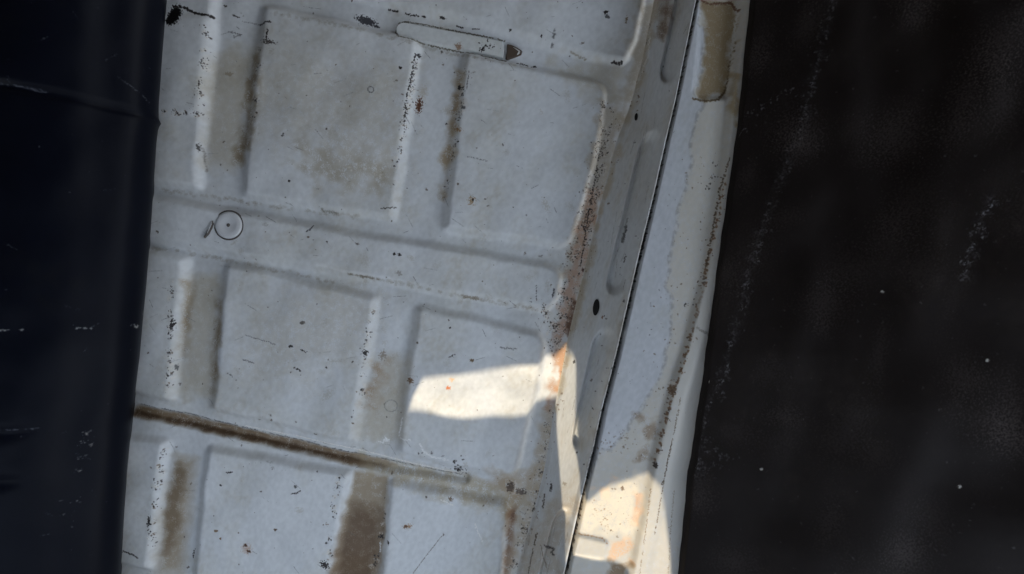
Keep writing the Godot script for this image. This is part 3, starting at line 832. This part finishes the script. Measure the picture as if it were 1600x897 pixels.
# ---------------------------------------------------------------- the black padded seat base on the left
func build_seat() -> void:
	var s := thing("seat_base", "black padded vinyl seat side with a cross seam, left of the white floor", "seat")
	var prof := [[-26.0, -20.0], [-14.0, 4.0], [-3.0, 26.0], [0.0, 46.0], [-9.0, 72.0], [-38.0, 100.0], [-62.0, 124.0], [-92.0, 141.0], [-130.0, 152.0], [-180.0, 159.0], [-250.0, 162.0], [-340.0, 160.0], [-460.0, 150.0]]
	var cv := Curve3D.new()
	for i in prof.size():
		var p := Vector3(prof[i][0], prof[i][1], 0)
		var tg := Vector3.ZERO
		if i > 0 and i < prof.size() - 1:
			tg = Vector3(prof[i + 1][0] - prof[i - 1][0], prof[i + 1][1] - prof[i - 1][1], 0) * 0.16
		cv.add_point(p, -tg, tg)
	var cols := 60
	var rows := 260
	var va := -180.0
	var vb := 1080.0
	var P := PackedVector3Array(); P.resize(cols * rows)
	var ids := PackedInt32Array(); ids.resize(cols * rows)
	var total := cv.get_baked_length()
	for j in rows:
		var v := lerpf(va, vb, float(j) / (rows - 1))
		var e := seat_edge.at(v)
		for i in cols:
			var t := float(i) / (cols - 1)
			var q := cv.sample_baked(t * total)
			# shallow creases across the padding and a sewn seam
			var seamv := 196.0 + q.x * 0.10
			var d := absf(v - seamv)
			var h := q.y - 7.0 * exp(-d * d / 18.0) - 3.0 * exp(-d * d / 400.0)
			var c1 := absf(v - (640.0 + sin(q.x * 0.05) * 4.0))
			h -= 4.0 * exp(-c1 * c1 / 60.0) * smoothstep(-60.0, -100.0, q.x)
			var c2 := absf(v - (715.0 + q.x * 0.06))
			h -= 4.0 * exp(-c2 * c2 / 60.0) * smoothstep(-60.0, -100.0, q.x)
			h += dent.get_noise_2d(q.x * 1.5, v * 0.8 + 300.0) * 4.0 * smoothstep(0.0, 0.3, t)
			P[j * cols + i] = Vector3(((e - 800.0) * 0.973 + q.x) * U, h * U, (v - 448.5) * U)
			ids[j * cols + i] = 1 if v > seamv else 0
	# this sheet runs leftward: flip columns so that it faces up
	var F := PackedVector3Array(); F.resize(P.size())
	var G := PackedInt32Array(); G.resize(P.size())
	for j in rows:
		for i in cols:
			F[j * cols + i] = P[j * cols + cols - 1 - i]
			G[j * cols + i] = ids[j * cols + cols - 1 - i]
	var ms := sheet(F, cols, rows, G, 2)
	var T := Tex.new()
	T.start(420, 900, va, vb, Rail.new([[va, 0], [vb, 0]]), Rail.new([[va, 420], [vb, 420]]), nz, rng, hexc(9, 12, 22), hexc(12, 15, 25), hexc(24, 23, 24))
	var pale := hexc(120, 120, 120)
	# column 420 is at the floor, 0 the far side
	for k in 150:
		T.dab(rng.randf_range(60, 415), rng.randf_range(-20, 920), rng.randf_range(0.5, 1.6), rng.randf_range(0.5, 1.4), 0, pale, rng.randf_range(0.1, 0.5), 0.6, 0.6, -20)
	for k in 46:
		var u := rng.randf_range(100, 410)
		var v := rng.randf_range(0, 890)
		T.line([u, v, u + rng.randf_range(-14, 14), v + rng.randf_range(-8, 14)], 1.2, pale, rng.randf_range(0.08, 0.28), 0.3, -10)
	for k in 12: T.dab(rng.randf_range(120, 400), 506 + rng.randfn(0, 2), rng.randf_range(1.5, 5), 1.6, 0, hexc(150, 150, 146), 0.7, 0.5, 0.6, -20)
	T.dab(392, 488, 7, 3.4, -0.6, hexc(170, 168, 160), 0.85, 0.5, 0.6); T.dab(372, 508, 5, 3, 0, hexc(160, 158, 150), 0.8, 0.5, 0.6)
	T.chips([330, 650, 332, 690], 6.0, 60, 0.6, 2.2, hexc(150, 146, 138), 0.6, -20); T.chips([328, 700, 326, 800], 4.0, 40, 0.5, 2.0, hexc(150, 146, 138), 0.5, -20)
	T.line([160, 640, 230, 644, 250, 638, 290, 640], 2.0, hexc(90, 92, 98), 0.6, 0.4, -20); T.line([150, 714, 220, 712, 260, 700], 2.0, hexc(90, 92, 98), 0.5, 0.4, -20)
	T.line([170, 172, 240, 180, 270, 186], 3.0, hexc(90, 92, 100), 0.55, 0.42, -20)
	T.line([330, 150, 365, 176], 1.6, hexc(110, 110, 110), 0.4, 0.2)
	var m := T.material(0.42, 1.2, 0.2)
	part("cushion_panel", ms[0], m, s)
	part("cushion_panel", ms[1], m, s)

# ---------------------------------------------------------------- the black rubber mat on the right
func build_mat() -> void:
	var s := thing("rubber_mat", "large scuffed black rubber mat sloping up from the sill on the right", "mat")
	var cols := 120
	var rows := 170
	var va := -200.0
	var vb := 1100.0
	var P := PackedVector3Array(); P.resize(cols * rows)
	for j in rows:
		var v := lerpf(va, vb, float(j) / (rows - 1))
		var e := board.at(v) + nz.get_noise_2d(v * 0.3, 3.0) * 1.6
		for i in cols:
			var t := float(i) / (cols - 1)
			# first the cut edge, then the top
			var x := 0.0
			var h := 80.0
			if i < 10:
				var k := i / 9.0
				x = 6.0 * (1.0 - cos(k * PI / 2.0)) + 0.5
				h = lerpf(76.0, 106.0, sin(k * PI / 2.0))
			else:
				var k := (i - 9.0) / (cols - 10.0)
				x = 6.5 + k * 560.0
				h = 106.0 + k * 262.0
				h += dent.get_noise_2d(x * 0.9 + 70.0, v * 0.55) * 12.0 * smoothstep(0.0, 0.2, k)
			var b := wp(e, v, 92.0)
			P[j * cols + i] = Vector3(b.x + x * U, h * U, b.z)
	var ms := sheet(P, cols, rows, PackedInt32Array(), 1)
	var T := Tex.new()
	T.start(700, 900, va, vb, Rail.new([[va, 0], [vb, 0]]), Rail.new([[va, 700], [vb, 700]]), nz, rng, hexc(28, 23, 21), hexc(35, 30, 27), hexc(48, 42, 39))
	var pale := hexc(112, 112, 116)
	# column = distance in from the edge, about 1.3 units a column past the edge
	var scuffs := [[154, 20, 131, 200, 115, 280, 96, 370], [96, 370, 87, 440, 78, 520, 71, 580], [71, 580, 52, 650, 52, 740], [340, 440, 352, 370, 360, 330]]
	for q in scuffs:
		T.chips(q, 7.0, 190, 0.6, 3.0, pale, 0.32, -20)
		T.chips(q, 4.0, 60, 0.6, 2.4, hexc(150, 150, 152), 0.5, -20)
		T.line(q, 18.0, pale, 0.035, 0.25, -1, 5.0)
		T.line(q, 9.0, pale, 0.06, 0.35, -3, 4.0)
		T.line(q, 4.0, pale, 0.16, 0.42, -8, 3.0)
	T.line([34, 216, 46, 208, 56, 205], 2.0, pale, 0.6, 0.1, -20); T.chips([45, 200, 80, 165, 125, 160], 9.0, 90, 0.5, 2.2, pale, 0.5, -20)
	T.chips([70, 690, 60, 740, 90, 700], 14.0, 180, 0.6, 3.0, pale, 0.35, -20)
	for k in 1500:
		T.dab(rng.randf_range(12, 690), rng.randf_range(-60, 940), rng.randf_range(0.5, 2.2), rng.randf_range(0.5, 2.4), rng.randf() * PI, pale, 0.05 + 0.35 * pow(rng.randf(), 3.0), 0.7, 0.7, -15)
	for k in 90:
		T.dab(rng.randf_range(20, 420), rng.randf_range(-20, 920), rng.randf_range(10, 40), rng.randf_range(16, 60), rng.randf_range(-0.3, 0.3), hexc(80, 73, 70), rng.randf_range(0.08, 0.3), 0.9, 0.9)
	for q in [[46, 594], [140, 718], [255, 455], [380, 545], [200, 862], [370, 712]]:
		T.dab(q[0], q[1], 2.4, 3.0, 0, hexc(190, 186, 178), 0.85, 0.5, 0.4, -20)
	part("mat_sheet", ms[0], T.material(0.55, 1.6, 0.22), s)

# ---------------------------------------------------------------- the round plug in the cross bead
func build_plug() -> void:
	var s := thing("body_plug", "round white-painted plug with a dark ring and a short tab, in the cross bead", "plug")
	var cen := Vector2(358, 352)
	var base := -0.5
	var white := StandardMaterial3D.new(); white.albedo_color = hexc(200, 201, 202); white.roughness = 0.5
	var dk := StandardMaterial3D.new(); dk.albedo_color = hexc(82, 76, 71); dk.roughness = 0.85
	part("disc", lathe(cen, [[0.0, base + 3.2], [4.0, base + 3.4], [9.5, base + 3.6], [11.5, base + 4.4], [18.0, base + 4.6], [20.6, base + 3.6], [21.6, base + 0.6]]), white, s)
	part("grime_ring", lathe(cen, [[21.3, base + 2.0], [22.0, base + 2.6], [22.9, base + 2.4], [23.8, base + 0.0]]), dk, s)
	part("centre_pip", lathe(cen, [[0.0, base + 5.2], [1.2, base + 5.0], [2.3, base + 4.4], [3.0, base + 3.0]]), dk, s)
	var tab := part("tab", slab(pv([334, 344, 336, 350, 333, 358, 328, 366, 321, 373, 319, 371, 324, 361, 330, 352]), 5.0, 1.4, base, 0, 1, 0, 1), dk, s)
	part("tab_face", slab(pv([333.5, 347, 333.5, 351, 330, 359, 325.5, 365.5, 327, 359, 331, 351]), 6.0, 0.7, base, 0, 1, 0, 1), white, tab)

func lathe(c: Vector2, prof: Array) -> ArrayMesh:
	var st := SurfaceTool.new()
	st.begin(Mesh.PRIMITIVE_TRIANGLES)
	st.set_smooth_group(0)
	var n := 36
	for i in n:
		var a := i * TAU / n
		var b := (i + 1) * TAU / n
		for k in prof.size() - 1:
			var r0: float = prof[k][0]
			var r1: float = prof[k + 1][0]
			var p00 := fp(c.x + cos(a) * r0, c.y + sin(a) * r0, prof[k][1])
			var p01 := fp(c.x + cos(b) * r0, c.y + sin(b) * r0, prof[k][1])
			var p10 := fp(c.x + cos(a) * r1, c.y + sin(a) * r1, prof[k + 1][1])
			var p11 := fp(c.x + cos(b) * r1, c.y + sin(b) * r1, prof[k + 1][1])
			if r0 > 0.0:
				for p in [p00, p10, p01]: st.add_vertex(p)
			for p in [p01, p10, p11]: st.add_vertex(p)
	st.generate_normals()
	return st.commit()
